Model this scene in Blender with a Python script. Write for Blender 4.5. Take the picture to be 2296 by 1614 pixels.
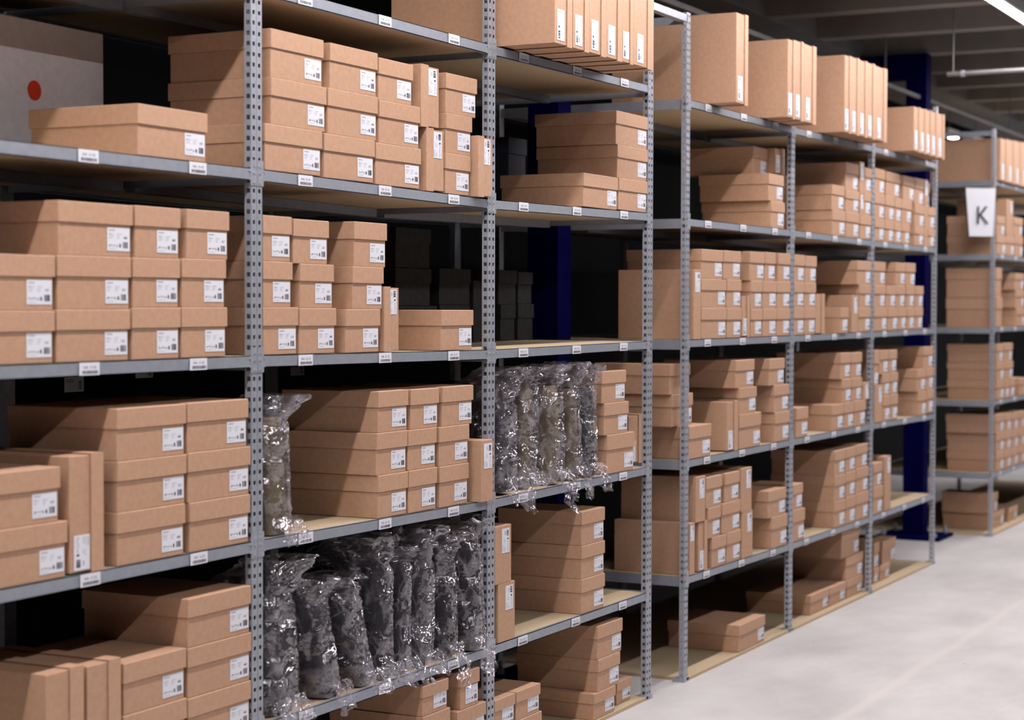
import bpy, bmesh, math, random
from mathutils import Matrix, Vector, noise

for o in list(bpy.data.objects):
    bpy.data.objects.remove(o)
S = bpy.context.scene
COL = S.collection
random.seed(7)

# ------------------------------------------------------------------ camera
RT = Vector((0.45895742, -0.88845603, 0.00199307))
UP = Vector((0.02450165, 0.0148994, 0.99958875))
FW = Vector((0.88812035, 0.45871984, -0.02860683))
cam = bpy.data.cameras.new('camera')
cam.sensor_width = 36.0
cam.lens = 36.0 * 4165.0 / 2296.0
cam.clip_start = 0.05
cam.dof.use_dof = True
cam.dof.focus_distance = 5.45
cam.dof.aperture_fstop = 3.4
cam_ob = bpy.data.objects.new('camera', cam)
COL.objects.link(cam_ob)
m = Matrix((RT, UP, -FW)).transposed().to_4x4()
m.translation = Vector((-3.68206929, -2.59105292, 1.39819636))
cam_ob.matrix_world = m
S.camera = cam_ob

# ------------------------------------------------------------------ world and view
w = bpy.data.worlds.new('world')
S.world = w
w.use_nodes = True
w.node_tree.nodes['Background'].inputs[0].default_value = (0.75, 0.78, 1.0, 1)
w.node_tree.nodes['Background'].inputs[1].default_value = 0.004
S.view_settings.view_transform = 'Standard'
S.view_settings.look = 'None'
S.view_settings.gamma = 1.0
S.view_settings.exposure = 0.0
S.view_settings.use_curve_mapping = False
TUBE_POWER = 86.0
TUBE2_POWER = 54.0
S.cycles.diffuse_bounces = 1
S.cycles.transparent_max_bounces = 32

# ------------------------------------------------------------------ materials
MATS = {}
def mat(name, col, rough=0.6, metal=0.0, spec=0.4):
    mt = bpy.data.materials.new(name)
    mt.use_nodes = True
    b = mt.node_tree.nodes['Principled BSDF']
    b.inputs['Base Color'].default_value = (*col, 1)
    b.inputs['Roughness'].default_value = rough
    b.inputs['Metallic'].default_value = metal
    b.inputs['Specular IOR Level'].default_value = spec
    MATS[name] = mt
    return mt, mt.node_tree, b

def noisy(name, c1, c2, scale, rough=0.6, metal=0.0, bump=0.0, stretch=(1, 1, 1), detail=4, spec=0.4, lo=0.35, hi=0.65):
    mt, nt, b = mat(name, c1, rough, metal, spec)
    n = nt.nodes
    tc = n.new('ShaderNodeTexCoord'); mp = n.new('ShaderNodeMapping')
    mp.inputs['Scale'].default_value = stretch
    nz = n.new('ShaderNodeTexNoise'); nz.inputs['Scale'].default_value = scale; nz.inputs['Detail'].default_value = detail
    rp = n.new('ShaderNodeValToRGB')
    rp.color_ramp.elements[0].position = lo; rp.color_ramp.elements[1].position = hi
    rp.color_ramp.elements[0].color = (*c1, 1); rp.color_ramp.elements[1].color = (*c2, 1)
    geo = n.new('ShaderNodeNewGeometry')
    L = nt.links
    L.new(geo.outputs['Position'], mp.inputs['Vector']); L.new(mp.outputs[0], nz.inputs['Vector'])
    L.new(nz.outputs['Fac'], rp.inputs['Fac']); L.new(rp.outputs[0], b.inputs['Base Color'])
    if bump:
        bp = n.new('ShaderNodeBump'); bp.inputs['Strength'].default_value = bump; bp.inputs['Distance'].default_value = 0.002
        L.new(nz.outputs['Fac'], bp.inputs['Height']); L.new(bp.outputs[0], b.inputs['Normal'])
    return mt

noisy('kraft', (0.520, 0.300, 0.185), (0.565, 0.333, 0.208), 70, 0.62, bump=0.03, spec=0.5)
noisy('kraft_lid', (0.545, 0.317, 0.197), (0.590, 0.350, 0.221), 70, 0.60, bump=0.03, spec=0.5)
noisy('black_card', (0.016, 0.016, 0.018), (0.026, 0.026, 0.029), 40, 0.7)
noisy('grey_card', (0.05, 0.055, 0.075), (0.065, 0.07, 0.095), 40, 0.7)
noisy('steel', (0.37, 0.388, 0.435), (0.43, 0.448, 0.50), 60, 0.42, metal=0.35, bump=0.05)
noisy('steel_beam', (0.325, 0.35, 0.40), (0.365, 0.39, 0.44), 45, 0.45, metal=0.3, bump=0.04)
noisy('fibreboard', (0.50, 0.37, 0.23), (0.60, 0.46, 0.30), 160, 0.75, bump=0.1)
noisy('white_board', (0.80, 0.74, 0.76), (0.86, 0.80, 0.82), 60, 0.6)
mat('red_dot', (0.75, 0.04, 0.01), 0.6)
mat('paper', (0.82, 0.82, 0.88), 0.55)
mat('ink', (0.03, 0.03, 0.045), 0.6)
mat('ink_soft', (0.42, 0.42, 0.46), 0.6)
noisy('column_blue', (0.0006, 0.0006, 0.045), (0.0008, 0.0008, 0.056), 8, 0.7, spec=0.05)
noisy('ceiling_grey', (0.22, 0.205, 0.19), (0.29, 0.27, 0.25), 3, 0.8)
noisy('girder_grey', (0.15, 0.148, 0.15), (0.19, 0.187, 0.19), 4, 0.8)
noisy('dark_wall', (0.004, 0.004, 0.005), (0.007, 0.007, 0.008), 2, 0.95, spec=0.1)
mat('lamp_housing', (0.6, 0.6, 0.6), 0.5)

def emit(name, col, power):
    mt = bpy.data.materials.new(name); mt.use_nodes = True
    nt = mt.node_tree; nt.nodes.clear()
    e = nt.nodes.new('ShaderNodeEmission'); o = nt.nodes.new('ShaderNodeOutputMaterial')
    e.inputs[0].default_value = (*col, 1); e.inputs[1].default_value = power
    nt.links.new(e.outputs[0], o.inputs[0]); MATS[name] = mt
emit('tube_glow', (1.0, 0.95, 0.97), TUBE_POWER)
emit('tube_glow_far', (1.0, 0.95, 0.97), TUBE2_POWER)

def concrete():
    mt, nt, b = mat('concrete', (0.6, 0.57, 0.56), 0.5, 0, 0.35)
    n = nt.nodes; L = nt.links
    geo = n.new('ShaderNodeNewGeometry')
    def nz(scale, stretch, detail=5, rough=0.6):
        mp = n.new('ShaderNodeMapping'); mp.inputs['Scale'].default_value = stretch
        t = n.new('ShaderNodeTexNoise'); t.inputs['Scale'].default_value = scale; t.inputs['Detail'].default_value = detail
        t.inputs['Roughness'].default_value = rough
        L.new(geo.outputs['Position'], mp.inputs['Vector']); L.new(mp.outputs[0], t.inputs['Vector']); return t
    a = nz(1.3, (1, 1.6, 1), 7, 0.62)
    r = n.new('ShaderNodeValToRGB')
    r.color_ramp.elements[0].position = 0.33; r.color_ramp.elements[0].color = (0.52, 0.493, 0.483, 1)
    r.color_ramp.elements[1].position = 0.64; r.color_ramp.elements[1].color = (0.69, 0.66, 0.65, 1)
    L.new(a.outputs['Fac'], r.inputs['Fac'])
    # dark specks
    s = nz(16, (1, 1, 1), 2, 0.5)
    rs = n.new('ShaderNodeValToRGB'); rs.color_ramp.elements[0].position = 0.215; rs.color_ramp.elements[1].position = 0.235
    rs.color_ramp.elements[0].color = (0.5, 0.48, 0.46, 1); rs.color_ramp.elements[1].color = (1, 1, 1, 1)
    L.new(s.outputs['Fac'], rs.inputs['Fac'])
    mx = n.new('ShaderNodeMixRGB'); mx.blend_type = 'MULTIPLY'; mx.inputs[0].default_value = 1
    L.new(r.outputs[0], mx.inputs[1]); L.new(rs.outputs[0], mx.inputs[2])
    # filled joint running along the aisle
    sep = n.new('ShaderNodeSeparateXYZ'); L.new(geo.outputs['Position'], sep.inputs[0])
    ad = n.new('ShaderNodeMath'); ad.operation = 'ADD'; ad.inputs[1].default_value = 0.705; L.new(sep.outputs['Y'], ad.inputs[0])
    wob = nz(2.2, (1, 1, 1), 3)
    wm = n.new('ShaderNodeMath'); wm.operation = 'MULTIPLY_ADD'; wm.inputs[1].default_value = 0.05; wm.inputs[2].default_value = -0.025
    L.new(wob.outputs['Fac'], wm.inputs[0])
    a2 = n.new('ShaderNodeMath'); a2.operation = 'ADD'; L.new(ad.outputs[0], a2.inputs[0]); L.new(wm.outputs[0], a2.inputs[1])
    ab = n.new('ShaderNodeMath'); ab.operation = 'ABSOLUTE'; L.new(a2.outputs[0], ab.inputs[0])
    mr = n.new('ShaderNodeMapRange'); mr.inputs['From Min'].default_value = 0.008; mr.inputs['From Max'].default_value = 0.035
    mr.inputs['To Min'].default_value = 0.55; mr.inputs['To Max'].default_value = 0.0
    L.new(ab.outputs[0], mr.inputs['Value'])
    mj = n.new('ShaderNodeMixRGB'); mj.inputs[2].default_value = (0.74, 0.68, 0.65, 1)
    L.new(mr.outputs[0], mj.inputs[0]); L.new(mx.outputs[0], mj.inputs[1]); L.new(mj.outputs[0], b.inputs['Base Color'])
    bp = n.new('ShaderNodeBump'); bp.inputs['Strength'].default_value = 0.08; L.new(a.outputs['Fac'], bp.inputs['Height']); L.new(bp.outputs[0], b.inputs['Normal'])
concrete()

def fabric(name, c1, c2):
    mt = noisy(name, c1, c2, 26, 0.9, bump=0.5, stretch=(1, 1, 0.35), spec=0.1)
fabric('dark_fabric', (0.030, 0.028, 0.030), (0.055, 0.051, 0.055))
fabric('black_fabric', (0.010, 0.009, 0.010), (0.022, 0.020, 0.022))
fabric('olive_fabric', (0.125, 0.096, 0.052), (0.20, 0.158, 0.092))

def plastic():
    mt = bpy.data.materials.new('clear_plastic'); mt.use_nodes = True
    nt = mt.node_tree; nt.nodes.clear(); n = nt.nodes; L = nt.links
    out = n.new('ShaderNodeOutputMaterial')
    tr = n.new('ShaderNodeBsdfTransparent'); tr.inputs[0].default_value = (0.93, 0.92, 0.95, 1)
    gl = n.new('ShaderNodeBsdfGlossy'); gl.inputs['Roughness'].default_value = 0.11; gl.inputs['Color'].default_value = (1, 0.98, 1, 1)
    df = n.new('ShaderNodeBsdfDiffuse'); df.inputs[0].default_value = (0.62, 0.58, 0.64, 1)
    geo = n.new('ShaderNodeNewGeometry')
    mp = n.new('ShaderNodeMapping'); mp.inputs['Scale'].default_value = (1, 1, 0.45)
    L.new(geo.outputs['Position'], mp.inputs['Vector'])
    nz = n.new('ShaderNodeTexNoise'); nz.noise_type = 'RIDGED_MULTIFRACTAL'; nz.inputs['Scale'].default_value = 11; nz.inputs['Detail'].default_value = 2.5; nz.inputs['Distortion'].default_value = 0.6
    L.new(mp.outputs[0], nz.inputs['Vector'])
    n2 = n.new('ShaderNodeTexNoise'); n2.inputs['Scale'].default_value = 12; n2.inputs['Detail'].default_value = 0.6; n2.inputs['Distortion'].default_value = 0.8; L.new(geo.outputs['Position'], n2.inputs['Vector'])
    b1 = n.new('ShaderNodeBump'); b1.inputs['Strength'].default_value = 0.55; b1.inputs['Distance'].default_value = 0.010
    b2 = n.new('ShaderNodeBump'); b2.inputs['Strength'].default_value = 1.0; b2.inputs['Distance'].default_value = 0.105
    L.new(n2.outputs['Fac'], b2.inputs['Height']); L.new(nz.outputs['Fac'], b1.inputs['Height']); L.new(b2.outputs[0], b1.inputs['Normal'])
    L.new(b1.outputs[0], gl.inputs['Normal'])
    lw = n.new('ShaderNodeLayerWeight'); lw.inputs['Blend'].default_value = 0.22; L.new(b1.outputs[0], lw.inputs['Normal'])
    mr = n.new('ShaderNodeMapRange'); mr.inputs['To Min'].default_value = 0.075; mr.inputs['To Max'].default_value = 0.55
    L.new(lw.outputs['Facing'], mr.inputs['Value'])
    m1 = n.new('ShaderNodeMixShader'); L.new(mr.outputs[0], m1.inputs[0]); L.new(tr.outputs[0], m1.inputs[1]); L.new(gl.outputs[0], m1.inputs[2])
    # milky crease lines painted into the film, standing in for bright highlight streaks
    def lines(scale, width, stretch, warp):
        wn = n.new('ShaderNodeTexNoise'); wn.inputs['Scale'].default_value = 5; L.new(geo.outputs['Position'], wn.inputs['Vector'])
        wx = n.new('ShaderNodeMixRGB'); wx.inputs[0].default_value = warp; L.new(geo.outputs['Position'], wx.inputs[1]); L.new(wn.outputs['Color'], wx.inputs[2])
        mq = n.new('ShaderNodeMapping'); mq.inputs['Scale'].default_value = stretch; mq.inputs['Rotation'].default_value = (0.25, 0.2, 0.1); L.new(wx.outputs[0], mq.inputs['Vector'])
        q = n.new('ShaderNodeTexVoronoi'); q.feature = 'DISTANCE_TO_EDGE'; q.inputs['Scale'].default_value = scale; L.new(mq.outputs[0], q.inputs['Vector'])
        s3 = n.new('ShaderNodeMapRange'); s3.inputs['From Min'].default_value = 0; s3.inputs['From Max'].default_value = width
        s3.inputs['To Min'].default_value = 1; s3.inputs['To Max'].default_value = 0; L.new(q.outputs['Distance'], s3.inputs['Value'])
        return s3.outputs[0]
    l1 = lines(15, 0.07, (1, 1, 0.16), 0.16); l2 = lines(34, 0.08, (1, 1, 0.5), 0.12)
    m0 = n.new('ShaderNodeTexNoise'); m0.inputs['Scale'].default_value = 11; L.new(geo.outputs['Position'], m0.inputs['Vector'])
    m0r = n.new('ShaderNodeMapRange'); m0r.inputs['From Min'].default_value = 0.48; m0r.inputs['From Max'].default_value = 0.60; L.new(m0.outputs['Fac'], m0r.inputs['Value'])
    l1m = n.new('ShaderNodeMath'); l1m.operation = 'MULTIPLY'; L.new(l1, l1m.inputs[0]); L.new(m0r.outputs[0], l1m.inputs[1]); l1 = l1m.outputs[0]
    mk = n.new('ShaderNodeTexNoise'); mk.inputs['Scale'].default_value = 6; L.new(geo.outputs['Position'], mk.inputs['Vector'])
    mm = n.new('ShaderNodeMapRange'); mm.inputs['From Min'].default_value = 0.50; mm.inputs['From Max'].default_value = 0.64; L.new(mk.outputs['Fac'], mm.inputs['Value'])
    mu = n.new('ShaderNodeMath'); mu.operation = 'MULTIPLY'; L.new(l2, mu.inputs[0]); L.new(mm.outputs[0], mu.inputs[1])
    mx = n.new('ShaderNodeMath'); mx.operation = 'MAXIMUM'; L.new(l1, mx.inputs[0]); L.new(mu.outputs[0], mx.inputs[1])
    fa = n.new('ShaderNodeMath'); fa.operation = 'MULTIPLY_ADD'; fa.inputs[1].default_value = 0.20; fa.inputs[2].default_value = 0.035; L.new(mx.outputs[0], fa.inputs[0])
    df.inputs[0].default_value = (0.80, 0.76, 0.84, 1)
    m2 = n.new('ShaderNodeMixShader'); L.new(fa.outputs[0], m2.inputs[0])
    L.new(m1.outputs[0], m2.inputs[1]); L.new(df.outputs[0], m2.inputs[2]); L.new(m2.outputs[0], out.inputs[0])
    MATS['clear_plastic'] = mt
plastic()

# ------------------------------------------------------------------ mesh helpers
class MB:
    def __init__(s): s.v = []; s.f = []; s.m = []
    def quad(s, a, b, c, d, mi=0):
        k = len(s.v); s.v += [a, b, c, d]; s.f.append((k, k+1, k+2, k+3)); s.m.append(mi)
    def box(s, x0, x1, y0, y1, z0, z1, mi=0, dz=0.0):
        k = len(s.v)   # dz: how far the +x end is raised
        s.v += [(x0,y0,z0),(x1,y0,z0+dz),(x1,y1,z0+dz),(x0,y1,z0),(x0,y0,z1),(x1,y0,z1+dz),(x1,y1,z1+dz),(x0,y1,z1)]
        for f in ((0,3,2,1),(4,5,6,7),(0,1,5,4),(1,2,6,5),(2,3,7,6),(3,0,4,7)):
            s.f.append(tuple(k+i for i in f)); s.m.append(mi)
    def cyl(s, p, ax, r, h, n=12, mi=0):
        k = len(s.v); ax = Vector(ax).normalized(); t = ax.orthogonal().normalized(); q = ax.cross(t); p = Vector(p)
        for e in (0, h):
            for i in range(n):
                a = 2*math.pi*i/n; s.v.append(tuple(p + ax*e + t*(r*math.cos(a)) + q*(r*math.sin(a))))
        for i in range(n):
            j = (i+1) % n; s.f.append((k+i, k+j, k+n+j, k+n+i)); s.m.append(mi)
        s.f.append(tuple(k+n+i for i in range(n))); s.m.append(mi)
        s.f.append(tuple(k+i for i in reversed(range(n)))); s.m.append(mi)
    def mesh(s, name, mats):
        me = bpy.data.meshes.new(name); me.from_pydata(s.v, [], s.f)
        for x in mats: me.materials.append(MATS[x])
        for p, mi in zip(me.polygons, s.m): p.material_index = mi
        me.update(); return me
    def build(s, name, mats, parent=None, loc=None, bevel=0.0, seg=2):
        if isinstance(mats, str): mats = [mats]
        o = bpy.data.objects.new(name, s.mesh(name, mats)); COL.objects.link(o)
        if parent: o.parent = parent
        if loc: o.location = loc
        if bevel:
            b = o.modifiers.new('bevel', 'BEVEL'); b.width = bevel; b.segments = seg; b.limit_method = 'ANGLE'
        return o

def tag(o, label=None, cat=None, group=None, kind=None):
    if label: o['label'] = label
    if cat: o['category'] = cat
    if group: o['group'] = group
    if kind: o['kind'] = kind
    return o
def empty(name, loc=(0, 0, 0), rot=(0, 0, 0)):
    o = bpy.data.objects.new(name, None); COL.objects.link(o); o.location = loc; o.rotation_euler = rot
    o.empty_display_size = 0.05; return o

_gl = {}
def glyph(ch):
    if ch not in _gl:
        cu = bpy.data.curves.new('glyph', 'FONT'); cu.body = ch; cu.size = 1.0; cu.resolution_u = 2
        ob = bpy.data.objects.new('glyph', cu); COL.objects.link(ob)
        me = bpy.data.meshes.new_from_object(ob.evaluated_get(bpy.context.evaluated_depsgraph_get()))
        vs = [tuple(v.co) for v in me.vertices]; fs = [tuple(p.vertices) for p in me.polygons]
        wd = (max(v[0] for v in vs) if vs else 0.3) + 0.09
        bpy.data.objects.remove(ob); bpy.data.curves.remove(cu); bpy.data.meshes.remove(me)
        _gl[ch] = (vs, fs, wd)
    return _gl[ch]
def write(mb, text, x, z, size, y, mi, width=None):
    """text in the XZ plane facing -Y"""
    tot = sum(0.3 if c == ' ' else glyph(c)[2] for c in text) * size
    k0 = width / tot if width else 1.0
    for c in text:
        if c == ' ': x += 0.3*size*k0; continue
        vs, fs, wd = glyph(c); k = len(mb.v)
        mb.v += [(x + v[0]*size*k0, y, z + v[1]*size) for v in vs]
        for f in fs: mb.f.append(tuple(k+i for i in f)); mb.m.append(mi)
        x += wd*size*k0

# ------------------------------------------------------------------ rack geometry
W, GAP = 1.20024, 0.35344
UX = [-W, 0, W, 2*W, 2*W+GAP, 3*W+GAP, 4*W+GAP, 5*W+GAP]   # index k = upright k
ZL = {0: 0.012, 1: 2.175, 2: 1.7255, 3: 1.2776, 4: 0.8292, 5: 0.3858}
ADJ = {0:{1:0,2:.002,3:.0025,4:.005,5:0},1:{1:0,2:.002,3:.0025,4:.005,5:0},2:{1:-.0016,2:-.0087,3:-.007,4:-.0056,5:-.002},3:{1:.006,2:.005,3:0,4:.003,5:-.002},
 4:{1:-.006,2:.002,3:-.001,4:-.0015,5:.006},5:{1:-.006,2:.004,3:0,4:.002,5:-.004},6:{1:.006,2:-.002,3:.003,4:.003,5:-.006},7:{1:.004,2:-.003,3:.008,4:-.008,5:-.001}}
BH = 0.029
DEPTH = 0.80
POST_H = 2.49

# ------------------------------------------------------------------ setting
def structure(name, mb, m): return tag(mb.build(name, m), kind='structure')
b = MB(); b.box(-9, 22, -9, 9, -0.06, 0); structure('floor', b, 'concrete')
b = MB(); b.box(-9, 22, -9, 9, 3.25, 3.35); structure('ceiling', b, 'ceiling_grey')
b = MB(); b.box(-9, 22, 1.9, 2.0, 0, 3.25); structure('dark_backdrop', b, 'dark_wall')  # near-black sheet added close behind the racks, standing in for unlit depth
b = MB(); b.box(-9, 22, -9.1, -9, 0, 3.25); structure('wall_front', b, 'dark_wall')
b = MB(); b.box(22, 22.1, -9, 9, 0, 3.25); structure('wall_right', b, 'dark_wall')
b = MB(); b.box(-9.1, -9, -9, 9, 0, 3.25); structure('wall_left', b, 'dark_wall')
b = MB(); b.box(-9, 22, 0.75, 1.25, 2.93, 3.25)
tag(b.build('ceiling_girder', 'girder_grey'), kind='structure')
for i in range(-12, 24):
    x = 5.695 + i*0.889
    b = MB()
    k = len(b.v)
    b.v += [(x,0.75,2.932),(x+.13,0.75,2.932),(x+.19,0.75,3.25),(x-.06,0.75,3.25),(x,-8.9,2.932),(x+.13,-8.9,2.932),(x+.19,-8.9,3.25),(x-.06,-8.9,3.25)]
    for f in ((0,1,2,3),(7,6,5,4),(0,4,5,1),(1,5,6,2),(2,6,7,3),(3,7,4,0)): b.f.append(f); b.m.append(0)
    tag(b.build('ceiling_rib', 'ceiling_grey'), kind='structure')

# ------------------------------------------------------------------ lamps
def tube(name, label, x0, x1, y, z, mt):
    r = empty(name, (0, y, z)); tag(r, label, 'lamp', None)
    b = MB(); b.box(x0, x1, -0.045, 0.045, 0.02, 0.0700 if z < 2.8 else 0.0765); b.build('housing', 'lamp_housing', r, bevel=0.004)
    b = MB()
    n = 10; k0 = 0
    for e, xx in enumerate((x0+.01, x1-.01)):
        for i in range(n+1):
            a = math.pi + math.pi*i/n
            b.v.append((xx, 0.030*math.cos(a), 0.0195 + 0.004*math.sin(a)))
    for i in range(n): b.f.append((i, i+1, n+2+i, n+1+i)); b.m.append(0)
    b.f.append(tuple(range(n, -1, -1))); b.m.append(0); b.f.append(tuple(range(n+1, 2*n+2))); b.m.append(0)
    b.build('tube', mt, r)
    if z < 2.8:
        b = MB(); b.cyl(((x0+x1)/2, 0, 0.070), (0, 0, 1), 0.004, 2.929 - z - 0.070, 6); b.build('hanger_wire', 'girder_grey', r)
    return r
tube('tube_lamp', 'long white tube lamp hanging over the aisle at the top right', -8.0, 21.0, -0.53, 2.855, 'tube_glow')
tube('tube_lamp', 'long tube lamp hanging over the far side of the aisle behind the viewer', -8.0, 21.0, -2.35, 2.855, 'tube_glow_far')
tube('tube_lamp', 'small bright lamp far away, left of the two above the K rack', 10.25, 10.6, 0.96, 2.68, 'tube_glow')
tube('tube_lamp', 'small bright lamp far away, right of the two above the K rack', 10.9, 11.4, 0.93, 2.68, 'tube_glow')

# pipe under the ceiling and the cable rail
b = MB(); b.cyl((6.05, -0.13, 2.62), (0, -1, 0), 0.012, 6.0, 14)
pp = tag(b.build('ceiling_pipe', 'girder_grey'), 'grey pipe hanging under the ceiling ribs, right of the blue column', 'pipe')
b = MB(); b.cyl((6.05, -0.20, 2.62), (0, -1, 0), 0.017, 0.02, 14); b.build('pipe_collar', 'steel', pp)
for yy in (-0.16, -2.5, -4.7): b = MB(); b.cyl((6.05, yy, 2.632), (0, 0, 1), 0.004, 0.617, 6); b.build('hanger_rod', 'girder_grey', pp)
b = MB(); b.box(3.2, 21.0, 0.38, 0.40, 2.655, 2.678)
x = 3.5
while x < 21: b.box(x, x+.008, 0.385, 0.395, 2.678, 3.249); x += 3.2
tag(b.build('cable_rail', 'girder_grey'), 'thin grey cable rail under the ceiling girder, above the racks', 'rail')

# ------------------------------------------------------------------ blue columns
def column(x, y, label, pl=-.12, pr=.23):
    r = empty('blue_column', (x, y, 0)); tag(r, label, 'column', 'blue building columns')
    b = MB()   # H section: two flanges parallel to the aisle and a web
    b.box(0, 0.012, 0, 0.125, 0.0201, 2.9280); b.box(0.012, 0.098, 0.0, 0.010, 0.0201, 2.9280); b.box(0.012, 0.098, 0.115, 0.125, 0.0201, 2.9280); b.box(0.098, 0.11, 0, 0.125, 0.0201, 2.9280)
    b.build('shaft', 'column_blue', r)
    b = MB(); b.box(pl, pr, -0.13, 0.26, 0.0004, 0.02); b.build('base_plate', 'column_blue', r, bevel=0.002)
    for bx in (pl+.04, pr-.04):
        for by in (-.09, .22): b = MB(); b.cyl((bx, by, .02), (0, 0, 1), .016, .022, 6); b.cyl((bx, by, .041), (0, 0, 1), .008, .025, 8); b.build('anchor_bolt', 'steel', r)
    b = MB(); b.box(0.0, 0.11, 0.126, 0.42, 2.78, 2.929); b.build('cap_bracket', 'column_blue', r)
column(2.495, 0.41, 'dark blue steel column in the gap behind the two front racks', -.07, .17)
column(7.43, 0.345, 'dark blue steel column with bolted base plate beside the K rack')

# ------------------------------------------------------------------ perforated upright
def strip(mb, org, ux, uy, wid, n, hw, hh, z0=0.012, inward=(0, 0.002, 0)):
    """perforated strip: width along ux, holes every 25 mm"""
    o = Vector(org); ux = Vector(ux); inn = Vector(inward); P = 0.025
    for i in range(n):
        a, c = z0 + i*P, z0 + (i+1)*P
        def pt(s, t): return tuple(o + ux*s + Vector((0, 0, t)))
        zc = (a+c)/2; h0, h1 = wid/2-hw/2, wid/2+hw/2; g0, g1 = zc-hh/2, zc+hh/2
        k = len(mb.v)
        mb.v += [pt(0,a), pt(wid,a), pt(wid,c), pt(0,c), pt(h0,g0), pt(h1,g0), pt(h1,g1), pt(h0,g1)]
        mb.v += [tuple(Vector(mb.v[k+4+j]) + inn) for j in range(4)]
        for j in range(4):
            jj = (j+1) % 4
            mb.f.append((k+j, k+jj, k+4+jj, k+4+j)); mb.m.append(0)
            mb.f.append((k+4+j, k+4+jj, k+8+jj, k+8+j)); mb.m.append(0)
_post = {}
def post_mesh(double):
    if double in _post: return _post[double]
    b = MB(); n = int(POST_H/0.025)
    cols = [(-0.0222, 0.0217), (0.0005, 0.0217)] if double else [(-0.018, 0.0178), (0.0002, 0.0178)]
    xl, xr = cols[0][0], cols[-1][0] + cols[-1][1]
    for x, wd in cols: strip(b, (x, 0, 0), (1, 0, 0), None, wd, n, 0.0100, 0.0095)
    strip(b, (xl, 0.018, 0), (0, -1, 0), None, 0.018, n, 0.0105, 0.0110, inward=(0.002, 0, 0))
    ztop = 0.012 + n*0.025
    b.box(xl, xr, 0.018, 0.020, 0.012, ztop)  # closing plate added so the holes look into a dark interior
    if double: b.box(xr-.0018, xr, 0.001, 0.018, 0.012, ztop); b.box(-0.0006, 0.0006, 0.0015, 0.018, 0.012, ztop)
    _post[double] = b.mesh('upright', ['steel']); return _post[double]
FOOT = MB(); FOOT.box(-0.028, 0.028, -0.006, 0.042, 0, 0.004); FOOT.box(-0.025, 0.025, -0.003, 0.039, 0.004, 0.014)
FOOT = FOOT.mesh('foot', ['steel'])

TAGV = {}
def tag_mesh(text):
    if text not in TAGV:
        b = MB(); w_, h = 0.064, 0.0268
        b.box(0, w_, -0.0006, 0, -h, 0)
        write(b, text, 0.012, -0.0130, 0.0085, -0.0008, 1, width=0.042)
        x = 0.008; rr = random.Random(text)
        while x < 0.058:
            t = rr.choice((0.0007, 0.0012, 0.0018)); b.quad((x,-.0008,-.0240),(x+t,-.0008,-.0240),(x+t,-.0008,-.0170),(x,-.0008,-.0170),1); x += t + rr.choice((0.0007, 0.0012))
        TAGV[text] = b.mesh('shelf_tag', ['paper', 'ink'])
    return TAGV[text]

def add(name, me, parent, loc=(0, 0, 0), rot=(0, 0, 0)):
    o = bpy.data.objects.new(name, me); COL.objects.link(o); o.parent = parent; o.location = loc; o.rotation_euler = rot; return o

def make_beam(x0, x1, z0, z1, y, facing, parent):
    """step beam between two posts, top edge at z; facing -1 front, +1 rear"""
    b = MB(); dz = z1 - z0; s = facing
    ya, yb = sorted((y, y - s*0.004*1)) if False else (min(y, y - s*0.0025), max(y, y - s*0.0025))
    b.box(x0, x1, ya, yb, z0-BH, z0, dz=dz)                       # face
    yc, yd = min(y, y - s*0.012), max(y, y - s*0.012)
    b.box(x0, x1, yc, yd, z0-0.0018, z0, dz=dz)                   # bright top lip
    b.box(x0, x1, yc, yd, z0-BH, z0-BH+0.002, dz=dz)              # bottom return
    ye, yf = min(y - s*0.012, y - s*0.030), max(y - s*0.012, y - s*0.030)
    b.box(x0, x1, ye, yf, z0-0.0215, z0-0.0195, dz=dz)            # ledge under the board
    o = b.build('beam', 'steel_beam', parent)
    for xe, zz, sg in ((x0, z0, 1), (x1, z1, -1)):
        b = MB()                                                   # end plate with rivets
        xa, xb = sorted((xe - sg*0.0215, xe + sg*0.004))
        yy = y + s*0.0015
        ya, yb = min(y, yy), max(y, yy)
        b.box(xa, xb, ya, yb, zz-BH-0.012, zz+0.020)
        for q in (0.006, -0.011, -0.034): b.cyl((xe-sg*0.011, yy, zz+q), (0, s, 0), 0.0034, 0.0016, 10)
        for q in (-0.006, -0.026): b.cyl((xe+sg*0.007, y, zz+q), (0, s, 0), 0.0030, 0.0022, 10)
        b.build('beam_connector', 'steel', o)
    return o

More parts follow.
